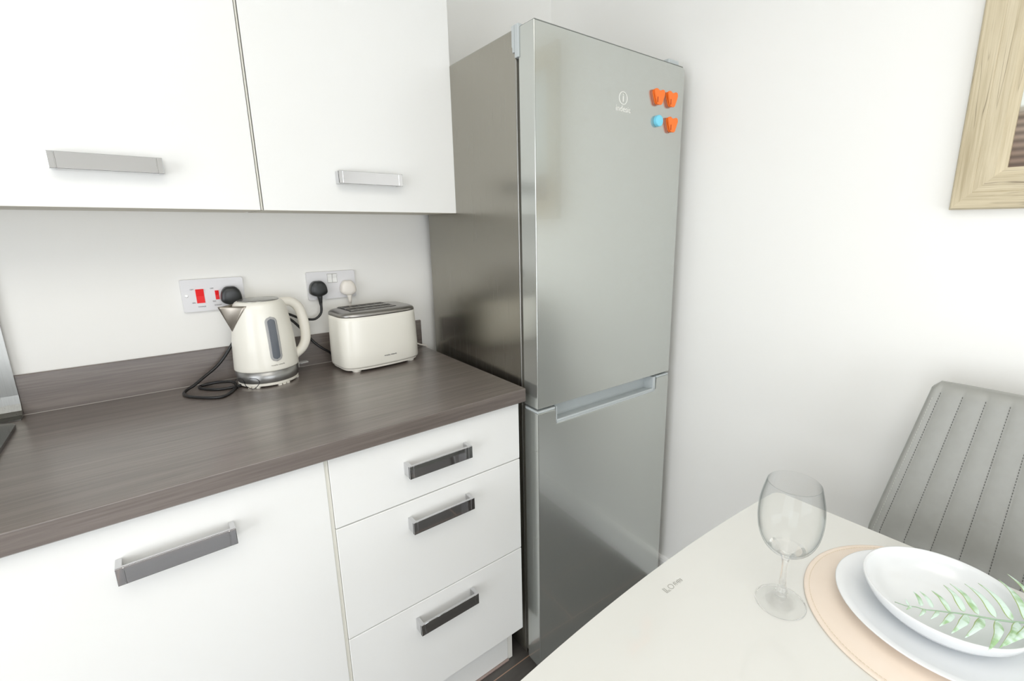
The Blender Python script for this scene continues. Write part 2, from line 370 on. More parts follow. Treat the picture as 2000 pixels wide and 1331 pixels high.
tag(link('sealant_bead', bm, mat('sealant_grey', (0.34, 0.315, 0.29), 0.4)), 'thin grey sealant line where worktop meets the upstand', 'sealant')

def bow_handle(L, Hh=0.031, dep=0.031, name='handle', parent=None, x=0, z=0, y=0):
    """flat chrome bar between two returned ends"""
    bm = bmesh.new()
    bx(bm, x-L/2, x+L/2, y-dep, y-dep+0.006, z-Hh/2, z+Hh/2, 0.0009, 2)
    for s in (-1, 1):
        e = x+s*L/2; bx(bm, min(e, e-s*0.0085), max(e, e-s*0.0085), y-dep+0.001, y-0.0002, z-Hh/2+0.0004, z+Hh/2-0.0004, 0.0008, 2)
        bx(bm, min(e-s*0.011, e-s*0.009), max(e-s*0.011, e-s*0.009), y-dep-0.0006, y-dep+0.001, z-Hh/2+0.001, z+Hh/2-0.001, 0.0004, 1)
    return link(name, bm, M_chrome, parent)

# drawer unit
du = thing('drawer_unit', 'white three-drawer base unit beside the fridge freezer', 'drawer unit', (0, 0, 0))
bm = bmesh.new(); bx(bm, -0.4938, -0.0075, -YD+0.019, -0.02, 0.155, H-TH-0.0004); link('carcass', bm, M_carc, du)
for z0, z1, hz in ((0.7075, 0.8700, 0.7915), (0.4300, 0.7047, 0.6520), (0.1551, 0.4272, 0.3745)):
    d = box('drawer_front', -0.4862, -0.0089, -YD, -YD+0.018, z0, z1, M_cab, du, 0.0012, 2)
    bow_handle(0.160, parent=d, x=-0.2515, z=hz, y=-YD)
bm = bmesh.new(); bx(bm, -0.4935, -0.4870, -YD+0.0045, -YD+0.0182, 0.1551, 0.8700); link('lit_gap_strip', bm, M_gapf, du)  # added strip, makes the gap beside the drawers look lit
bm = bmesh.new(); bx(bm, -0.024, -0.008, -0.5282, -0.02, 0.0, 0.1548); link('end_panel', bm, M_carc, du)
# door unit to its left
bu = thing('base_cabinet', 'white base unit with one wide door left of the drawers', 'cabinet')
bm = bmesh.new(); bx(bm, -1.0, -0.4945, -YD+0.019, -0.02, 0.155, H-TH-0.0004); link('carcass', bm, M_carc, bu)
d = box('door', -0.998, -0.4943, -YD, -YD+0.018, 0.1551, 0.8700, M_cab, bu, 0.0012, 2)
bow_handle(0.160, parent=d, x=-0.7345, z=0.7890, y=-YD)
b2 = thing('base_cabinet', 'white base unit under the hob at the far left', 'cabinet')
bm = bmesh.new(); bx(bm, -2.64, -1.002, -YD+0.019, -0.02, 0.155, H-TH-0.0004); link('carcass', bm, M_carc, b2)
for k in range(3):
    a = -1.003-k*0.546; d = box('door', a-0.541, a, -YD, -YD+0.018, 0.1551, 0.8700, M_cab, b2, 0.0012, 2)
    bow_handle(0.160, parent=d, x=a-0.27, z=0.7890, y=-YD)
pl = thing('plinth_board', 'low white kick board under the drawer unit', 'plinth')
box('board', -2.64, -0.0245, -0.5282, -0.5120, 0.0045, 0.1545, M_cab, pl, 0.0008, 1)
M_seal = mat('plinth_seal_pink', (0.38, 0.29, 0.26), 0.5)
bm = bmesh.new(); bx(bm, -2.64, -0.0245, -0.5345, -0.5285, 0.0, 0.006, 0.001, 1); link('seal_strip', bm, M_seal, pl)

# ------------------------------------------------------------------ wall cabinets
ZB, DC = 1.3621, 0.2355
def wall_cab(x0, x1, hx, label):
    c = thing('wall_cabinet', label, 'cabinet')
    bm = bmesh.new(); bx(bm, x0+0.003, x1-0.003, -DC+0.021, -0.0005, ZB+0.0015, 2.10); link('carcass', bm, M_carc, c)
    # underside groove lines
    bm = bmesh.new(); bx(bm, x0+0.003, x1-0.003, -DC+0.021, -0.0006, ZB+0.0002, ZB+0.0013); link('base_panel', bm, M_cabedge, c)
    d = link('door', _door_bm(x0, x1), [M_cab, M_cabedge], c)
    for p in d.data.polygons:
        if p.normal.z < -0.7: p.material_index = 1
    bow_handle(0.165, parent=d, x=hx, z=1.4455, y=-DC)
    return c
def _door_bm(x0, x1):
    bm = bmesh.new(); bx(bm, x0+0.0015, x1-0.0015, -DC, -DC+0.019, ZB, 2.098, 0.0010, 1); return bm
wall_cab(-0.4792, 0.0335, -0.2277, 'white wall cabinet next to the fridge with the chrome handle')
wall_cab(-0.9985, -0.4832, -0.7345, 'white wall cabinet left of the one beside the fridge')
wall_cab(-1.52, -1.002, -1.26, 'white wall cabinet above the hob')
tag(box('lit_gap_strip', -0.4828, -0.4796, -DC+0.0045, -DC+0.018, ZB+0.001, 2.098, M_gapf), 'added thin cream strip imitating the lit gap between the two wall cabinet doors', 'strip')  # added strip, lightens the gap the way light on its sides would

# ------------------------------------------------------------------ fridge freezer
FY = -0.032
fr = thing('fridge_freezer', 'tall silver and steel fridge freezer standing in the corner', 'fridge freezer', (0.0198, -0.5657, 0), FY)
FW = 0.5436; FD0 = -0.0719                    # door face in local y
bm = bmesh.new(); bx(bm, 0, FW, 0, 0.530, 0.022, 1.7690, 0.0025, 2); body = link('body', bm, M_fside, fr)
bm = bmesh.new(); bx(bm, -0.0004, 0.0012, -0.0012, 0.003, 0.022, 1.703, 0.0006, 1); link('edge_strip', bm, M_steel, fr)
bm = bmesh.new()
bx(bm, 0.010, FW-0.010, -0.0125, -0.0005, 0.03, 0.845); bx(bm, 0.010, FW-0.010, -0.0125, -0.0005, 0.858, 1.760); link('gasket', bm, M_fdark, fr)
# upper door: rounded right top corner
def door_bm(z0, z1, notch=None, rt=0.004, rb=0.003):
    t = bmesh.new(); pts = []
    def arc(cx, cz, r, a0, a1, n=5):
        for i in range(n+1):
            a = math.radians(a0+(a1-a0)*i/n); pts.append((cx+r*math.cos(a), cz+r*math.sin(a)))
    arc(0.001, z0+0.001, 0.001, 180, 270, 2); arc(FW-rb, z0+rb, rb, 270, 360); arc(FW-rt, z1-rt, rt, 0, 90)
    if notch:
        n0, n1, nz = notch; g = 0.006
        pts += [(n1+g, z1)]; arc(n1-g, nz+g, g, 0, -90, 4)[::-1] if False else None
        pts += [(n1+0.002, z1-0.002), (n1, nz+g), (n1-g, nz), (n0+0.002, nz), (n0, nz+0.002), (n0-0.001, z1-0.002), (n0-0.004, z1)]
    arc(0.001, z1-0.001, 0.001, 90, 180, 2)
    y0, y1 = FD0, -0.013
    A = [t.verts.new((x, y0, z)) for x, z in pts]; B = [t.verts.new((x, y1, z)) for x, z in pts]
    t.faces.new(A); t.faces.new(B[::-1])
    for i in range(len(pts)):
        j = (i+1) % len(pts); t.faces.new((A[j], A[i], B[i], B[j]))
    bmesh.ops.recalc_face_normals(t, faces=t.faces)
    es = [e for e in t.edges if abs(e.verts[0].co.y-y0) < 1e-6 and abs(e.verts[1].co.y-y0) < 1e-6]
    bmesh.ops.bevel(t, geom=es, offset=0.0022, segments=3, affect='EDGES', profile=0.5)
    return t
du_ = link('upper_door', door_bm(0.8540, 1.7672, rt=0.012), M_ffront, fr)
dl_ = link('lower_door', door_bm(0.0240, 0.8410, notch=(0.0625, 0.4800, 0.7985)), M_ffront, fr)
bm = bmesh.new(); bx(bm, 0.0012, FW-0.009, FD0+0.0004, -0.0135, 1.7671, 1.7684); link('top_cap', bm, mat('door_cap_grey', (0.22, 0.23, 0.22), 0.4), du_)
# logo on upper door
Mf = lambda x, z: Matrix.Translation((x, FD0-0.0002, z)) @ RX90
bm = bmesh.new(); rg = []
for i in range(49):
    a = 2*PI*i/48; rg.append(Vector((0.2889+0.0150*math.cos(a), FD0-0.0003, 1.6488+0.0152*math.sin(a))))
tube(bm, rg[:-1], 0.0011, 6, closed=True)
bx(bm, 0.2877, 0.2901, FD0-0.0012, FD0+0.0005, 1.6400, 1.6545); bx(bm, 0.2877, 0.2901, FD0-0.0012, FD0+0.0005, 1.6565, 1.6590)
link('emblem', bm, M_logo, du_)
bm = bmesh.new(); add_text(bm, 'indesit', 0.0205, Mf(0.2900, 1.6225), 0.95, spacing=1.08); link('lettering', bm, M_logo, du_)
# trim along top of the lower door and handle recess
bm = bmesh.new()
bx(bm, 0.001, 0.0600, FD0+0.0015, -0.014, 0.8412, 0.8475, 0.001, 1); link('top_trim', bm, M_fgrey, dl_)
bm = bmesh.new(); bx(bm, 0.4835, FW-0.001, FD0+0.0015, -0.014, 0.8412, 0.8475, 0.001, 1)
link('top_trim', bm, M_fgrey, dl_)
hr = bmesh.new()
n0, n1, nz = 0.0632, 0.4792, 0.7992
bx(hr, n0, n1, FD0+0.0012, -0.016, nz-0.0005, nz+0.0035)            # floor lip (light)
bx(hr, n0, n1, FD0+0.0012, FD0+0.0065, nz+0.0035, nz+0.0100, 0.001, 1)   # raised front lip
bx(hr, n0, n1, FD0+0.040, -0.014, nz+0.0035, 0.8470)                # back of pocket
bx(hr, n0, n0+0.003, FD0+0.0012, -0.014, nz, 0.8470); bx(hr, n1-0.012, n1, FD0+0.0012, -0.014, nz, 0.8470, 0.002, 2)
link('handle_recess', hr, M_fgrey, dl_)
# hinge cover, right hinge, feet
hc = bmesh.new(); bx(hc, -0.0038, 0.05, 0.0010, 0.0090, 1.7175, 1.7745, 0.0012, 2); bx(hc, -0.0038, 0.05, 0.0085, 0.0105, 1.7300, 1.7738)
bx(hc, -0.0036, 0.05, -0.0150, -0.0005, 1.7050, 1.7750, 0.0012, 2)
link('hinge_cover', hc, M_fgrey, fr)
hc = bmesh.new(); bx(hc, 0.485, 0.532, -0.060, 0.010, 1.7692, 1.7860, 0.005, 3); link('hinge_cover', hc, M_fgrey, fr)
for fx in (0.04, FW-0.04):
    for fyy in (0.03, 0.49):
        bm = bmesh.new(); lathe(bm, [(0.018, 0), (0.018, 0.010), (0.008, 0.012), (0.008, 0.0225)], 20, fx, fyy); link('foot', bm, M_fdark, fr)
# magnets on the upper door
def fworld(x, z, off=0.0): return fr.matrix_basis @ Vector((x, FD0-off, z))
def heart(w, h):
    pts = []
    P = [(0.0, 0.36), (0.16, 0.46), (0.34, 0.49), (0.49, 0.43), (0.50, 0.26), (0.42, 0.02), (0.30, -0.26), (0.20, -0.47), (0.0, -0.50),
         (-0.20, -0.47), (-0.30, -0.26), (-0.42, 0.02), (-0.50, 0.26), (-0.49, 0.43), (-0.34, 0.49), (-0.16, 0.46)]
    c = catmull([(x*w, z*h, 0) for x, z in P], 4, closed=True)
    return [(p.x, p.y) for p in c]
def magnet(x, z, label):
    t = thing('magnet_clip', label, 'magnet', fworld(x, z, 0.0003), FY, 'orange magnet clips on the fridge door')
    bm = bmesh.new(); prism(bm, heart(0.042, 0.040), 0.0065, 0.0110, 0.0012, 2, RX90)
    link('front_jaw', bm, M_orange, t)
    bm = bmesh.new(); prism(bm, heart(0.041, 0.038), 0.0002, 0.0040, 0.001, 2, RX90)
    bx(bm, -0.010, 0.010, -0.0067, -0.0038, 0.002, 0.012, 0.001, 1); link('back_jaw', bm, M_orange, t)
    bm = bmesh.new(); bx(bm, -0.0105, -0.0085, -0.0116, -0.0105, -0.0150, -0.0010); link('slot_shade', bm, mat('slot_shade_red', (0.25, 0.01, 0.0), 0.6) if 'slot_shade_red' not in bpy.data.materials else bpy.data.materials['slot_shade_red'], t)  # dark red bar paints the shadow at the clip's slot
magnet(0.4245, 1.6705, 'orange clip magnet at top left of the three on the fridge door')
magnet(0.4815, 1.6725, 'orange clip magnet nearest the fridge edge in the upper pair')
magnet(0.4870, 1.6060, 'single orange clip magnet below the pair, right of the blue button')
t = tag(bpy.data.objects.new('button_magnet', None), 'small round light blue magnet on the fridge door', 'magnet'); COL.objects.link(t)
t.location = fworld(0.4285, 1.6100, 0.0003); t.rotation_euler = (0, 0, FY)
bm = bmesh.new(); rr = []
for rad, d in ((0.0150, 0), (0.0150, 0.009), (0.0138, 0.0105), (0.0128, 0.0108)):
    rr.append([(rad*math.cos(2*PI*i/40), -d, rad*math.sin(2*PI*i/40)) for i in range(40)])
loft(bm, rr); link('button', bm, M_blue, t)

# ------------------------------------------------------------------ electrical plates
def plate_bm(w, h, d=0.009):
    bm = bmesh.new(); prism(bm, rrect(w, h, 0.003), 0, d, 0.0016, 2, RX90); return bm
cs = thing('cooker_switch', 'white wall plate with two red rockers behind the kettle', 'switch', (-0.5820, -0.0005, 1.1495))
link('plate', plate_bm(0.138, 0.084), M_plate, cs)
def rocker(parent, x, z, w, h, m, y=-0.009, name='rocker'):
    bm = bmesh.new()
    v = [(x-w/2, y, z-h/2), (x+w/2, y, z-h/2), (x+w/2, y-0.0035, z-h/2), (x-w/2, y-0.0035, z-h/2)]
    rings = []
    for k, (dz, dd) in enumerate(((-0.5, 0.0012), (0, 0.0008), (0.5, 0.0035))):
        rings.append([(x-w/2, y+0.001, z+dz*h), (x+w/2, y+0.001, z+dz*h), (x+w/2, y-dd, z+dz*h), (x-w/2, y-dd, z+dz*h)])
    loft(bm, rings); return link(name, bm, m, parent)
rocker(cs, -0.6121+0.5820, -0.0020, 0.0175, 0.0365, M_red)
rocker(cs, -0.5752+0.5820, -0.0020, 0.0082, 0.0240, M_red)
bm = bmesh.new(); rr = [[(-0.0585+rad*math.cos(2*PI*i/20), -0.009-d, 0.0005+rad*math.sin(2*PI*i/20)) for i in range(20)] for rad, d in ((0.0038, -0.001), (0.0038, 0.0003), (0.0022, 0.0006))]
loft(bm, rr); link('screw', bm, M_screw, cs)
MT = lambda x, z: Matrix.Translation((x, -0.0092, z)) @ RX90
for w_, sz, x_, z_ in (('OFF', 0.0046, -0.0460, 0.0160), ('ON', 0.0046, -0.0455, -0.0190), ('COOKER', 0.0042, -0.0295, -0.0300), ('OFF', 0.0046, -0.0030, 0.0160), ('ON', 0.0046, -0.0015, -0.0185), ('SOCKET', 0.0042, 0.0060, -0.0290)):
    bm = bmesh.new(); add_text(bm, w_, sz, MT(x_, z_)); link('lettering', bm, M_ink, cs)
so = thing('double_socket', 'white double wall socket above the toaster', 'socket', (-0.2832, -0.0005, 1.1505))
link('plate', plate_bm(0.139, 0.083), M_plate, so)
bm = bmesh.new()
for a in ((-0.0112, 0.0162, 0.0336, 0.0344), (-0.0112, 0.0162, 0.0066, 0.0074)): bx(bm, a[0], a[1], -0.0093, -0.0085, a[2], a[3])
for a in (-0.0116, 0.0020, 0.0158): bx(bm, a, a+0.0006, -0.0093, -0.0085, 0.0066, 0.0344)
link('rocker_outline', bm, M_inkg, so)
rocker(so, -0.0045, 0.0205, 0.0120, 0.0250, M_cab); rocker(so, 0.0095, 0.0205, 0.0120, 0.0250, M_cab)

def plug(name, label, x, z, w, h, m, cord_pts, cord_r, cord_m, neck=True, y0=-0.0100, group=None):
    t = thing(name, label, 'plug', (0, 0, 0), group=group)
    P = [(-0.5, -0.18), (-0.44, 0.22), (-0.24, 0.47), (0.0, 0.5), (0.24, 0.47), (0.44, 0.22), (0.5, -0.18), (0.40, -0.36), (0.16, -0.47), (0, -0.5), (-0.16, -0.47), (-0.40, -0.36)]
    c = [(p.x, p.y) for p in catmull([(a*w, b*h, 0) for a, b in P], 5, closed=True)]
    bm = bmesh.new(); rings = []
    for s, d in ((0.96, 0.0), (1.0, 0.006), (1.0, 0.016), (0.96, 0.021), (0.86, 0.0245), (0.5, 0.026)):
        rings.append([(x+a*s, y0-d, z+b*s) for a, b in c])
    loft(bm, rings); link('plug_body', bm, m, t, smooth=True)
    if neck:
        bm = bmesh.new(); pp = [Vector((x+0.001, y0-0.014, z-h*0.42)), Vector((x+0.002, y0-0.014, z-h*0.55)), Vector((x+0.002, y0-0.014, z-h*0.78)), Vector((x+0.002, y0-0.014, z-h*1.05))]
        tube(bm, pp, lambda tt: 0.0085-0.0045*tt, 12); link('strain_relief', bm, m, t, smooth=True)
    bm = bmesh.new(); tube(bm, catmull(cord_pts, 8), cord_r, 10); link('cord', bm, cord_m, t, smooth=True)
    return t
zc = 0.9135
kp = plug('power_plug', 'black plug with black cable in the cooker switch plate, half behind the kettle', -0.5455, 1.1440, 0.048, 0.050, M_plugb,
     [(-0.544, -0.024, 1.105), (-0.546, -0.026, 1.06), (-0.552, -0.026, 1.03), (-0.566, -0.026, 1.0046), (-0.5856, -0.026, 0.9767), (-0.6065, -0.028, 0.9547), (-0.6322, -0.036, 0.9380),
      (-0.6580, -0.050, 0.9225), (-0.6740, -0.058, 0.9160), (-0.6830, -0.082, zc), (-0.6739, -0.1162, zc), (-0.6456, -0.1521, zc), (-0.6164, -0.1720, zc), (-0.5980, -0.1587, zc), (-0.5807, -0.125, zc),
      (-0.5727, -0.0960, zc+0.002), (-0.5800, -0.0700, zc+0.006), (-0.6094, -0.0440, zc+0.004), (-0.6381, -0.0340, zc), (-0.6489, -0.0440, zc), (-0.6413, -0.0692, zc), (-0.6153, -0.0990, zc), (-0.5894, -0.1080, zc+0.001), (-0.5660, -0.1060, zc+0.001), (-0.5570, -0.1020, zc+0.001)],
     0.0039, M_black)
bm = bmesh.new(); tube(bm, catmull([(-0.572, -0.118, 0.9105), (-0.5790, -0.128, 0.928), (-0.5730, -0.136, 0.943), (-0.5600, -0.138, 0.938), (-0.556, -0.140, 0.920), (-0.5420, -0.158, 0.914), (-0.5290, -0.164, 0.928), (-0.5330, -0.165, 0.940), (-0.5480, -0.156, 0.943)], 6), 0.0009, 6)
link('cable_tie', bm, M_black, kp)
plug('power_plug', 'black plug and cable in the left half of the double socket', -0.3265, 1.1430, 0.049, 0.047, M_plugb,
     [(-0.3245, -0.024, 1.112), (-0.3245, -0.026, 1.092), (-0.3275, -0.028, 1.072), (-0.3395, -0.030, 1.0585), (-0.3555, -0.030, 1.0545), (-0.3872, -0.030, 1.0627), (-0.4137, -0.030, 1.0775), (-0.4300, -0.030, 1.0830), (-0.4370, -0.030, 1.0760),
      (-0.4280, -0.030, 1.0690), (-0.4103, -0.030, 1.0600), (-0.3825, -0.030, 1.0240), (-0.3574, -0.032, 0.9854), (-0.3371, -0.036, 0.9640), (-0.3180, -0.034, 0.9480), (-0.3050, -0.0200, 0.9300), (-0.2850, -0.0150, 0.9180), (-0.2500, -0.0150, 0.9135)],
     0.0036, M_black)
plug('power_plug', 'white plug and cable in the right half of the double socket', -0.2405, 1.1385, 0.045, 0.046, M_plugw,
     [(-0.2385, -0.024, 1.11), (-0.2385, -0.022, 1.08), (-0.236, -0.016, 1.0), (-0.200, -0.017, 0.950), (-0.120, -0.019, 0.929), (-0.065, -0.022, 0.926), (-0.0320, -0.012, 0.926), (-0.0120, -0.018, 0.9180), (0.0020, -0.020, 0.9130), (0.0100, -0.020, 0.9000), (0.010, -0.021, 0.80), (0.0095, -0.022, 0.55)],
     0.0028, M_plugw)

# ------------------------------------------------------------------ kettle (local +x = handle)
kt = thing('kettle', 'cream electric kettle with a steel spout and grey water gauge', 'kettle', (-0.4941, -0.0858, H), math.radians(10))
KP = [(0.0765, 0.0430), (0.0768, 0.0455), (0.0764, 0.055), (0.0748, 0.085), (0.0732, 0.118), (0.0698, 0.150), (0.0660, 0.180), (0.0634, 0.198), (0.0616, 0.2080), (0.0588, 0.2160), (0.0545, 0.2215), (0.0500, 0.2240), (0.0478, 0.2245)]
def kr(z):
    for (r0, z0), (r1, z1) in zip(KP, KP[1:]):
        if z <= z1: return r0+(r1-r0)*max(0, (z-z0)/(z1-z0))
    return KP[-1][0]
bm = bmesh.new(); lathe(bm, KP, 96); link('body', bm, M_cream, kt, smooth=True)
bm = bmesh.new(); lathe(bm, [(0.0690, 0.0110), (0.0716, 0.0112), (0.0728, 0.0135), (0.0758, 0.0425), (0.0740, 0.0428)], 96); link('steel_band', bm, M_band, kt, smooth=True)
bm = bmesh.new(); lathe(bm, [(0.064, 0.0030), (0.0700, 0.0032), (0.0718, 0.0045), (0.0720, 0.0090), (0.0700, 0.0108), (0.066, 0.0110)], 96)
for a in range(0, 360, 60):
    for k in (-9, 0, 9):
        aa = math.radians(a+k-80); c, s = math.cos(aa), math.sin(aa)
        bx(bm, -0.005, 0.005, -0.004, 0.004, 0.0, 0.0032, 0, 1, Matrix.Translation((0.0672*c, 0.0672*s, 0)) @ Matrix.Rotation(aa, 4, 'Z'))
link('power_base', bm, M_creamp, kt)
bm = bmesh.new(); lathe(bm, [(0.0480, 0.2225), (0.0482, 0.2252), (0.0470, 0.2268), (0.0448, 0.2262), (0.0300, 0.2288), (0.0120, 0.2300), (0.0005, 0.2302)], 72); link('lid', bm, M_lid, kt, smooth=True)
# spout : V of sheet steel
bm = bmesh.new(); a0 = PI; Nn = 14; Kk = 10
tipv = Vector((-0.0935, 0, 0.2165)); apex = Vector((-kr(0.150)-0.0005, 0, 0.150))
grid = []
for s in (-1, 1):
    rows = []
    for i in range(Nn+1):
        t = i/Nn; z = 0.150+(0.2165-0.150)*t
        ang = a0+s*math.radians(44)*(t**0.85); rb = kr(z)+0.0006
        body = Vector((rb*math.cos(ang), rb*math.sin(ang), z)); keel = apex.lerp(tipv, t)
        rows.append([bm.verts.new(body.lerp(keel, j/Kk)+Vector((0, s*0.006*math.sin(PI*j/Kk)*t, 0))) for j in range(Kk+1)])
    for i in range(Nn):
        for j in range(Kk):
            try: bm.faces.new((rows[i][j], rows[i+1][j], rows[i+1][j+1], rows[i][j+1]))
            except ValueError: pass
bmesh.ops.remove_doubles(bm, verts=bm.verts, dist=0.00005)
sp = link('spout', bm, M_spout, kt, smooth=True); md = sp.modifiers.new('s', 'SOLIDIFY'); md.thickness = 0.0012; md.offset = 0
# handle
hp = catmull([(0.0510, 0, 0.2120), (0.0640, 0, 0.2130), (0.0830, 0, 0.2090), (0.0990, 0, 0.1920), (0.1075, 0, 0.1620), (0.1105, 0, 0.1250), (0.1085, 0, 0.0960), (0.0970, 0, 0.0740), (0.0800, 0, 0.0600), (0.0720, 0, 0.0550)], 7)
bm = bmesh.new(); tube(bm, hp, lambda t: 0.0105+0.0018*math.sin(PI*t), 18, r2=lambda t: 0.0115+0.002*math.sin(PI*t), up=(0, 1, 0)); 
link('handle', bm, M_creamp, kt, smooth=True)
bm = bmesh.new(); rows = []
for i in range(13):
    z = 0.022+(0.205-0.022)*i/12; rr_ = (kr(z) if z > 0.045 else 0.0765)+0.0010; w = 0.20
    rows.append([(rr_*math.cos(w*(j/6*2-1)), rr_*math.sin(w*(j/6*2-1)), z) for j in range(7)])
loft(bm, rows, False, False, closed=False); o = link('handle_plate', bm, M_creamp, kt, smooth=True); md = o.modifiers.new('s', 'SOLIDIFY'); md.thickness = 0.0012; md.offset = 0
bm = bmesh.new(); bx(bm, 0.084, 0.106, -0.009, 0.009, 0.028, 0.032, 0.001, 2); bx(bm, 0.070, 0.086, -0.006, 0.006, 0.0285, 0.0315)
link('power_switch', bm, M_gauge, kt)
# gauge wrapped on the wall at local azimuth -90
def wrap_patch(w, h, zc_, off, th, m, name, n=10):
    pts = []
    for k in range(2):
        for i in range(n+1):
            a = PI*i/n + (0 if k == 0 else PI)
            pts.append((w/2*math.cos(a), zc_+(h/2-w/2)*(1 if k == 0 else -1)+w/2*math.sin(a)))
    bm = bmesh.new(); N_ = 15
    rows = []
    for i in range(41):
        z = zc_-h/2+h*i/40; dz = max(0, abs(z-zc_)-(h/2-w/2)); hw = math.sqrt(max(0, (w/2)**2-dz*dz))+1e-5
        rows.append([((kr(z)+off)*math.cos(-PI/2+(hw*(2*j/N_-1))/kr(z)), (kr(z)+off)*math.sin(-PI/2+(hw*(2*j/N_-1))/kr(z)), z) for j in range(N_+1)])
    loft(bm, rows, False, False, closed=False); o = link(name, bm, m, kt, smooth=True)
    md = o.modifiers.new('s', 'SOLIDIFY'); md.thickness = th; md.offset = 1; return o
wrap_patch(0.0285, 0.118, 0.1270, 0.0002, 0.0014, M_gauge, 'gauge_frame')
wrap_patch(0.0180, 0.106, 0.1270, 0.0010, 0.0012, M_gwin, 'water_window')
bm = bmesh.new(); tb = text_bm('morphy richards', 0.0050, ext=0.0002)
for vv in tb.verts:
    x, y, z = vv.co; zz = 0.0585+y; a = math.radians(-89)+x/kr(zz); R_ = kr(zz)+0.0004+z; vv.co = (R_*math.cos(a), R_*math.sin(a), zz)
merge(bm, tb); link('lettering', bm, M_inkg, kt)

# ------------------------------------------------------------------ toaster
ts = thing('toaster', 'cream two-slice toaster with a steel top', 'toaster', (-0.2026, -0.1080, H), 0.085)
TL, TW = 0.240, 0.164
def foot(sx, sy, z, n=96):
    out = []
    for i in range(n):
        t = 2*PI*i/n; a, b = math.cos(t), math.sin(t); k = (abs(a)**5+abs(b)**3.2)**(-1/4.2)
        out.append((TL/2*sx*a*k, TW/2*sy*b*k, z))
    return out
bm = bmesh.new(); loft(bm, [foot(0.99, 0.98, 0.0135), foot(1.0, 1.0, 0.018), foot(1.0, 1.0, 0.06), foot(0.992, 0.985, 0.110), foot(0.978, 0.968, 0.150), foot(0.972, 0.960, 0.1620)]); link('shell', bm, M_cream, ts, smooth=True)
bm = bmesh.new(); loft(bm, [foot(0.86, 0.84, 0.0055), foot(0.955, 0.945, 0.0070), foot(0.965, 0.955, 0.0130)]); 
for sx in (-1, 1):
    for sy in (-1, 1): lathe(bm, [(0.011, 0.0), (0.012, 0.001), (0.013, 0.0072)], 20, sx*0.085, sy*0.052)
link('base', bm, M_creamp, ts, smooth=False)
bm = bmesh.new()
R = loft(bm, [foot(0.972, 0.960, 0.1620), foot(0.970, 0.957, 0.1665), foot(0.955, 0.938, 0.1705), foot(0.925, 0.895, 0.1735), foot(0.84, 0.78, 0.1765), foot(0.74, 0.66, 0.1775)])
link('steel_top', bm, M_ttop, ts, smooth=True)
bm = bmesh.new(); bx(bm, -0.0860, 0.0560, -0.0480, 0.0480, 0.1740, 0.1786, 0.001, 1); link('slot_surround', bm, M_slot, ts)
bm = bmesh.new()
for y0, y1 in ((-0.0468, -0.0385), (-0.0065, 0.0065), (0.0385, 0.0468)): bx(bm, -0.0830, 0.0520, y0, y1, 0.1760, 0.1805, 0.001, 1)
for y0, y1 in ((-0.0385, -0.0065), (0.0065, 0.0385)):
    for k in range(6): bx(bm, -0.080+k*0.0250, -0.0785+k*0.0250, y0, y1, 0.1784, 0.1798)
link('slot_bars', bm, M_ttop, ts)
bm = bmesh.new(); bx(bm, TL/2+0.0002, TL/2+0.014, -0.016, 0.016, 0.118, 0.128, 0.003, 3); link('lever', bm, M_creamp, ts)
bm = bmesh.new(); add_text(bm, 'morphy richards', 0.0058, Matrix.Translation((0.0080, -TW/2-0.0004, 0.0395)) @ RX90); link('lettering', bm, M_ink, ts)

# ------------------------------------------------------------------ hob and splashback
sb = thing('splashback', 'stainless steel splashback panel behind the hob', 'splashback')
bm = bmesh.new(); pr = [(-0.0135, 1.50), (-0.0135, 0.960), (-0.0145, 0.940), (-0.019, 0.925), (-0.028, 0.9165), (-0.040, 0.9135), (-0.048, 0.9135)]
pr2 = pr+[(y-0.0012, z) for y, z in []]
out = pr + [(-0.048, 0.9105), (-0.0128, 0.9105), (-0.0128, 1.50)]
loft(bm, [[(x, y, z) for y, z in out] for x in (-1.58, -0.9683)]); link('panel', bm, M_steel, sb)
hb = thing('hob', 'black glass hob set in the worktop at the left edge', 'hob')
bm = bmesh.new(); prism(bm, rrect(0.60, 0.50, 0.030, 8, -1.2683, -0.322), H+0.0004, H+0.0080, 0.003, 3); link('glass_top', bm, M_hob, hb, smooth=False)
for cx_, cy_, rad in ((-1.13, -0.21, 0.075), (-1.41, -0.21, 0.09), (-1.13, -0.44, 0.09), (-1.41, -0.44, 0.075)):
    bm = bmesh.new(); lathe(bm, [(rad, H+0.0079), (rad, H+0.0086), (rad-0.004, H+0.0086), (rad-0.004, H+0.0079)], 48, cx_, cy_); link('cooking_zone', bm, M_fgrey, hb)

# ------------------------------------------------------------------ dining table
TZ = 0.75
dt = thing('dining_table', 'white glass-topped dining table in the foreground', 'table', (-0.12, -1.73, 0))
def table_poly():
    hw, hl, cr = 0.4025, 0.590, 0.016; P = []
    bow = lambda x: 0.605-(x*x)/6.9-0.0
    xs = [hw-cr-(2*(hw-cr))*i/24 for i in range(25)]
    top = [(x, bow(x)) for x in xs]
    c0 = bow(hw-cr)-cr
    corner = [(hw-cr+cr*math.cos(a), c0+cr*math.sin(a)) for a in [i*PI/16 for i in range(0, 8)]]
    P += corner + top
    P += [(-x, y) for x, y in corner[::-1]]
    P2 = [(x, -y) for x, y in P[::-1]]
    return P+P2
TPOLY = table_poly()
bm = bmesh.new(); prism(bm, TPOLY, TZ-0.010, TZ, 0.0012, 2); tt = link('tabletop', bm, [M_table, M_tedge], dt)
for p in tt.data.polygons:
    if abs(p.normal.z) < 0.5: p.material_index = 1
bm = bmesh.new(); bx(bm, -0.33, 0.33, -0.50, 0.50, TZ-0.060, TZ-0.0102, 0.002, 1); link('apron', bm, M_carc, dt)
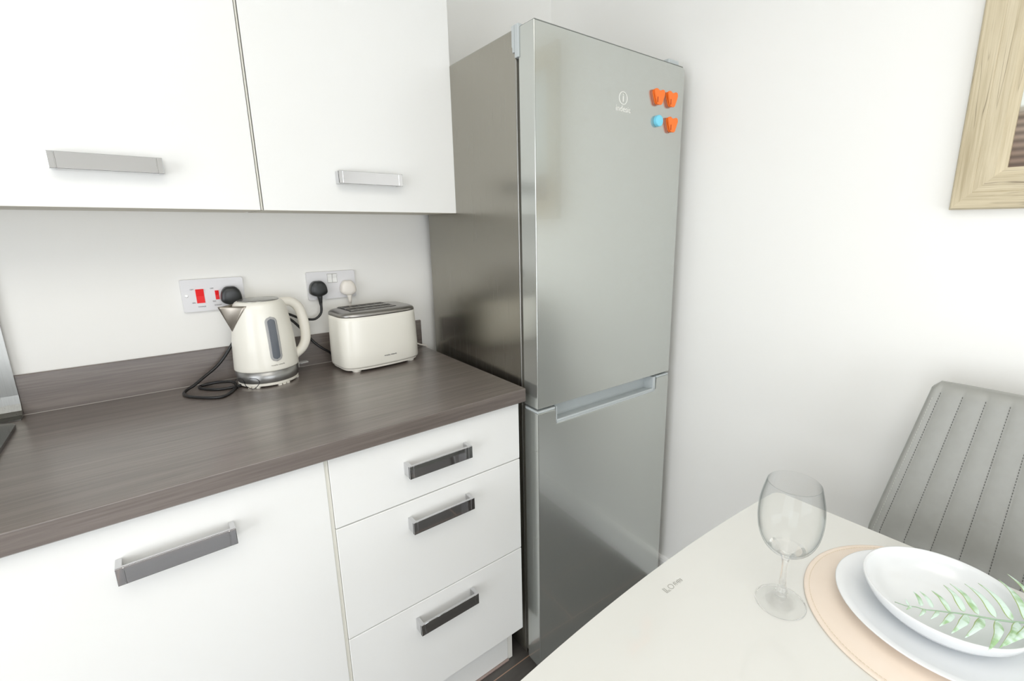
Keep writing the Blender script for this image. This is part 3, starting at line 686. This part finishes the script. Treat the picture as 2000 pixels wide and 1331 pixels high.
for sx in (-1, 1):
    for sy in (-1, 1):
        bm = bmesh.new(); bx(bm, sx*0.30-0.03, sx*0.30+0.03, sy*0.47-0.03, sy*0.47+0.03, 0.0, TZ-0.0604, 0.003, 2); link('leg', bm, M_tleg, dt)
# small safety stamp on the glass
bm = bmesh.new(); MS = Matrix.Translation((-0.1267+0.12, -1.1668+1.73, TZ+0.0002)) @ Matrix.Rotation(math.radians(-4.7), 4, 'Z')
M_stamp = mat('stamp_grey', (0.42, 0.42, 0.39), 0.5)
t = bmesh.new()
for k, (w_, h_) in enumerate(((0.0022, 0.0065), (0.0015, 0.0080), (0.0022, 0.0050), (0.0022, 0.0080), (0.0015, 0.0065), (0.0022, 0.0065))):
    x_ = 0.0025+k*0.0033
    bx(t, x_, x_+w_*0.35, -h_/2, h_/2, 0, 0.0002); bx(t, x_, x_+w_, h_/2-0.0008, h_/2, 0, 0.0002); bx(t, x_, x_+w_, -0.0004, 0.0004, 0, 0.0002)
for a in ((-0.022, -0.0205, -0.0050, 0.0050), (-0.0190, -0.0176, -0.0045, 0.0045), (-0.0165, -0.0135, -0.0042, -0.0030), (-0.022, -0.012, -0.0060, -0.0052)): bx(t, *a, 0, 0.0002)
lathe(t, [(0.0052, 0), (0.0052, 0.0002), (0.0042, 0.0002), (0.0042, 0)], 24, -0.0060, 0.0, cap0=False, cap1=False)
bmesh.ops.transform(t, matrix=MS, verts=t.verts); merge(bm, t); link('stamp', bm, M_stamp, dt)

# place setting
pm = thing('placemat', 'round pale beige faux leather placemat under the plates', 'placemat', (0.1021, -1.4632, TZ+0.0003))
bm = bmesh.new(); lathe(bm, [(0.1700, 0), (0.1722, 0.0006), (0.1724, 0.0022), (0.1710, 0.0030), (0.1655, 0.0031), (0.1645, 0.0026), (0.1635, 0.0031)], 128); link('mat', bm, M_mat, pm, smooth=True)
bm = bmesh.new()
for i in range(200):
    a = 2*PI*i/200; c, s = math.cos(a), math.sin(a)
    bx(bm, -0.0004, 0.0004, -0.0017, 0.0017, 0.0025, 0.0034, 0, 1, Matrix.Translation((0.1645*c, 0.1645*s, 0)) @ Matrix.Rotation(a, 4, 'Z'))
link('stitching', bm, M_matth, pm)
PZ = TZ+0.0036
dp = thing('dinner_plate', 'larger white plate lying on the beige placemat', 'plate', (0.1000, -1.4665, PZ))
rfp = lambda a: 1+0.030*math.cos(2*(a-math.radians(75)))
def dish(prof_out, prof_in, rf, n=112):
    bm = bmesh.new(); P = prof_out+prof_in
    lathe(bm, P, n, rf=rf, cap0=True, cap1=True); return bm
link('plate', dish([(0.070, 0.0), (0.074, 0.0), (0.078, 0.003), (0.108, 0.0115), (0.1290, 0.0195)], [(0.1308, 0.0205), (0.1310, 0.0218), (0.1295, 0.0224), (0.1150, 0.0172), (0.095, 0.0100), (0.075, 0.0060), (0.04, 0.0045), (0.0005, 0.0042)], rfp), M_dish, dp, smooth=True)
BZ = PZ+0.0066
pb = thing('pasta_bowl', 'shallow white bowl stacked on the dinner plate', 'bowl', (0.1085, -1.4645, BZ))
rfb = lambda a: 1+0.012*math.cos(2*(a-math.radians(100)))
link('bowl', dish([(0.052, 0.0), (0.056, 0.0), (0.060, 0.003), (0.078, 0.012), (0.0900, 0.024), (0.0965, 0.0365)], [(0.0985, 0.0420), (0.0983, 0.0436), (0.0962, 0.0440), (0.0935, 0.0375), (0.0870, 0.0250), (0.0740, 0.0140), (0.055, 0.0085), (0.03, 0.0068), (0.0005, 0.0064)], rfb), M_dish, pb, smooth=True)
# fern sprig
FZ = BZ+0.0445
fs = thing('fern_sprig', 'pale green artificial fern sprig lying across the white bowl', 'fern', (0.08, -1.50, FZ))
def fl(p, z=0.0): return Vector((p[0]-0.08, p[1]+1.50, z))
def zst(p):   # the sprig droops into the bowl at its tip
    dy = max(0.0, p[1]+1.50); return 0.0035-0.16*dy
ST = [(0.0405, -1.4216), (0.0412, -1.4350), (0.0467, -1.4440), (0.0483, -1.4537), (0.0547, -1.4642), (0.0618, -1.4764), (0.068, -1.4866), (0.0731, -1.4969), (0.080, -1.5077), (0.0886, -1.5208), (0.1007, -1.5359), (0.1106, -1.5462), (0.124, -1.560), (0.140, -1.576), (0.158, -1.592), (0.176, -1.606), (0.196, -1.618)]
bm = bmesh.new(); tube(bm, catmull([fl(p, zst(p)) for p in ST], 4), lambda t: 0.0005+0.0012*t, 8); link('stem', bm, M_stem, fs, smooth=True)
LV = [((0.0533, -1.4496), (0.0756, -1.435)), ((0.0587, -1.4605), (0.0804, -1.4413)), ((0.0636, -1.478), (0.0909, -1.4525)), ((0.075, -1.4906), (0.1145, -1.4613)), ((0.0817, -1.5043), (0.1225, -1.467)), ((0.0925, -1.5203), (0.1387, -1.4809)), ((0.1027, -1.5357), (0.1523, -1.4937)), ((0.1139, -1.549), (0.1839, -1.5115)), ((0.1252, -1.5606), (0.2099, -1.5183)), ((0.142, -1.577), (0.232, -1.535)), ((0.158, -1.592), (0.252, -1.555)),
      ((0.0474, -1.4539), (0.0276, -1.4522)), ((0.0545, -1.4672), (0.0321, -1.4639)), ((0.0616, -1.4812), (0.0243, -1.4744)), ((0.0704, -1.4946), (0.0181, -1.4874)), ((0.078, -1.5089), (0.0151, -1.5006)), ((0.0875, -1.5227), (0.012, -1.5229)), ((0.1041, -1.5407), (0.0294, -1.5313)), ((0.1163, -1.553), (0.037, -1.5345)), ((0.130, -1.567), (0.050, -1.556)), ((0.150, -1.585), (0.066, -1.582)), ((0.043, -1.4377), (0.0525, -1.4313)), ((0.044, -1.4395), (0.0287, -1.4379))]
for k, (a, b) in enumerate(LV):
    A = fl(a, zst(a)); B = fl(b, zst(b)+random.uniform(-0.001, 0.004)); 
    if k < 11: B.z = max(B.z, zst(a)+0.001)
    L_ = (B-A).length; d = (B-A).normalized(); nrm = Vector((-d.y, d.x, 0)).normalized(); wmax = min(0.0050, 0.105*L_)
    side = 1 if k < 11 else -1
    bm = bmesh.new(); rows = []; nseg = 18
    for i in range(nseg+1):
        t = i/nseg; w = wmax*(math.sin(PI*min(1, t**0.62)))**0.8*(1-0.35*t)+0.0003
        w *= 1+0.07*math.sin(t*14+k); cen = A.lerp(B, t)+nrm*side*(-0.05)*L_*math.sin(PI*t)+Vector((0, 0, 0.08*L_*math.sin(PI*t)))
        rows.append([cen+nrm*w*u+Vector((0, 0, -0.30*w*abs(u)+0.0005)) for u in (-1, -0.78, -0.4, 0, 0.4, 0.78, 1)])
    loft(bm, rows, False, False, closed=False)
    o = link('leaflet', bm, [M_leaf, M_leafedge], fs, smooth=True)
    for p in o.data.polygons:
        if p.index % 6 == (5 if side > 0 else 0) and k > 1: p.material_index = 1
    md = o.modifiers.new('s', 'SOLIDIFY'); md.thickness = 0.0005; md.offset = 0

# wine glass
wg = thing('wine_glass', 'empty clear wine glass standing left of the placemat', 'wine glass', (-0.0305, -1.2960, TZ+0.0003))
bm = bmesh.new()
outp = [(0.0340, 0.0), (0.0362, 0.0004), (0.0366, 0.0013), (0.0350, 0.0022), (0.0240, 0.0036), (0.0130, 0.0058), (0.0085, 0.0090), (0.0088, 0.0150), (0.0096, 0.0200), (0.0075, 0.0260), (0.0058, 0.0310), (0.0046, 0.0420), (0.0040, 0.0560), (0.0043, 0.0700), (0.0065, 0.0800), (0.0120, 0.0870),
        (0.0225, 0.0935), (0.0330, 0.1040), (0.0405, 0.1195), (0.0440, 0.1370), (0.0450, 0.1540), (0.0436, 0.1730), (0.0402, 0.1900), (0.0368, 0.2035)]
inp = [(0.0365, 0.2043), (0.0359, 0.2040), (0.0390, 0.1900), (0.0423, 0.1730), (0.0437, 0.1540), (0.0427, 0.1370), (0.0392, 0.1205), (0.0316, 0.1060), (0.0210, 0.0965), (0.0105, 0.0915), (0.0004, 0.0900)]
def smooth_prof(P, k=3): return [(p.x, p.y) for p in catmull([(a, b, 0) for a, b in P], k)]
lathe(bm, [(0.0004, 0.0012), (0.020, 0.0010)] + smooth_prof(outp) + smooth_prof(inp), 96); g_ = link('glass', bm, [M_wine, M_bowlg], wg, smooth=True)
for p in g_.data.polygons:
    if p.center.z > 0.0965 or (p.center.z < 0.0040 and math.hypot(p.center.x, p.center.y) < 0.0350): p.material_index = 1

# ------------------------------------------------------------------ dining chair (faces the table, local -x is forward)
CY = -1.534
ch = thing('dining_chair', 'grey faux leather dining chair with vertical stitched channels', 'chair', (0.28, CY, 0))
TILT = 0.22; PW = 0.0022
def bx_(z): return 0.470-0.28+(z-1.0)*TILT if z > 0.55 else 0.470-0.28+(0.55-1.0)*TILT
def halfw(z):
    t = (z-0.69)/(1.012-0.69)
    if t >= 0: return 0.238+(0.184-0.238)*min(t, 1)
    return 0.238-0.10*(-t)**2
zt = 1.0135; nz = 44
US = sorted(set([round(0.0333*k/10, 6) for k in range(-50, 51)] + [s_*(0.1665+0.0175*i/8) for s_ in (-1, 1) for i in range(1, 9)])); ny = len(US)-1
seams = [0.0333*k for k in range(-5, 6)]; wref = 0.184
def chan(u):   # u = position at top in metres, pillow between seams
    if abs(u) > seams[-1]:
        e = (abs(u)-seams[-1])/(wref-seams[-1]); return PW*0.8*math.sin(PI*min(1, max(0, e)))**0.5 if e < 1 else 0
    f = abs(u)/0.0333; return PW*abs(math.sin(PI*f))**0.55
bm = bmesh.new(); rows = []
for i in range(nz+1):
    z = 0.44+(zt-0.44)*i/nz; hw = halfw(z); top = max(0, (z-(zt-0.010))/0.010)
    shr = 0.010*(1-math.sqrt(max(0, 1-top*top))) if top > 0 else 0
    s = (hw)/wref; ring = []
    for j in range(ny+1):
        u = US[j]; edge = max(0, (abs(u)-(wref-0.007))/0.007); rnd = 0.007*(1-math.sqrt(max(0, 1-edge*edge)))
        y = u*s; 
        if abs(y) > hw-shr: y = math.copysign(hw-shr, y)
        ring.append((bx_(z)-chan(u)*(1-top)+rnd+0.006*top*top, y, z))
    # rear side
    for j in range(8, -1, -1):
        u = -wref+2*wref*j/8; y = max(-hw+shr, min(hw-shr, u*s)); ring.append((bx_(z)+0.030-(0.004 if j in (0, 8) else 0)-0.008*top*top, y, z))
    rows.append(ring)
loft(bm, rows); bk = link('backrest', bm, M_leather, ch, smooth=True)
bm = bmesh.new()
def stitch(u, z0, z1, n, off=0.0003):
    for i in range(n):
        z = z0+(z1-z0)*(i+0.5)/n; s = halfw(z)/wref; l = (z1-z0)/n*0.30
        x = bx_(z)-chan(u)-off; bx(bm, x-0.0006, x+0.0006, u*s-0.0006, u*s+0.0006, z-l, z+l)
for u in seams: stitch(u, 0.50, zt-0.018, 90)
link('stitching', bm, M_thread, bk)
M_lth = mat('light_thread', (0.45, 0.45, 0.42), 0.7)
for sgn in (-1, 1):
    bm = bmesh.new()
    for i in range(80):
        z = 0.50+(zt-0.03-0.50)*(i+0.5)/80; u = sgn*(wref-0.0085); s = halfw(z)/wref; x = bx_(z)-chan(u)+0.0002; bx(bm, x-0.0006, x+0.0006, u*s-0.0006, u*s+0.0006, z-0.0022, z+0.0022)
    link('edge_stitching', bm, M_lth, bk)
bm = bmesh.new(); prism(bm, rrect(0.43, 0.44, 0.04, 6, -0.145, 0), 0.40, 0.4395, 0.012, 3); link('seat', bm, M_leather, ch)
for sx, sy in ((-0.33, -0.19), (-0.33, 0.19), (0.03, -0.19), (0.03, 0.19)):
    bm = bmesh.new(); tube(bm, [Vector((sx*0.97, sy*0.97, 0.3995)), Vector((sx*(1.06 if sx < 0 else 3.2), sy*1.06, 0.0))], lambda t: 0.015-0.004*t, 16); link('leg', bm, M_tleg, ch)

# ------------------------------------------------------------------ picture frame on the right wall
pf = thing('picture_frame', 'framed photo in a wide pale oak frame on the right wall', 'picture', (XR-0.0005, -1.5830, 1.6930))
HW, HH, MW = 0.2800, 0.3400, 0.0780
XF = -0.0215
def moulding(name, pts_out, pts_in, m):
    bm = bmesh.new(); (o0, o1), (i0, i1) = pts_out, pts_in
    prof = [(0.0, 0.0), (0.0, XF*0.72), (0.035, XF*0.98), (0.06, XF), (0.42, XF), (0.43, XF*0.975), (0.44, XF), (0.80, XF), (0.83, XF*0.90), (1.0, XF*0.62), (1.0, 0.0)]
    rings = []
    for (po, pi) in ((o0, i0), (o1, i1)):
        rings.append([(x, po[0]+(pi[0]-po[0])*t, po[1]+(pi[1]-po[1])*t) for t, x in prof])
    loft(bm, rings); return link(name, bm, m, pf)
o = [(HW, HH), (HW, -HH), (-HW, -HH), (-HW, HH)]; i_ = [(HW-MW, HH-MW), (HW-MW, -HH+MW), (-HW+MW, -HH+MW), (-HW+MW, HH-MW)]
for k in range(4):
    moulding('moulding', (o[k], o[(k+1) % 4]), (i_[k], i_[(k+1) % 4]), M_fw_v if k % 2 == 0 else M_fw_h)
bm = bmesh.new(); bx(bm, -0.0060, -0.0005, -HW+MW-0.002, HW-MW+0.002, -HH+MW-0.002, HH-MW+0.002); link('print', bm, M_print, pf)
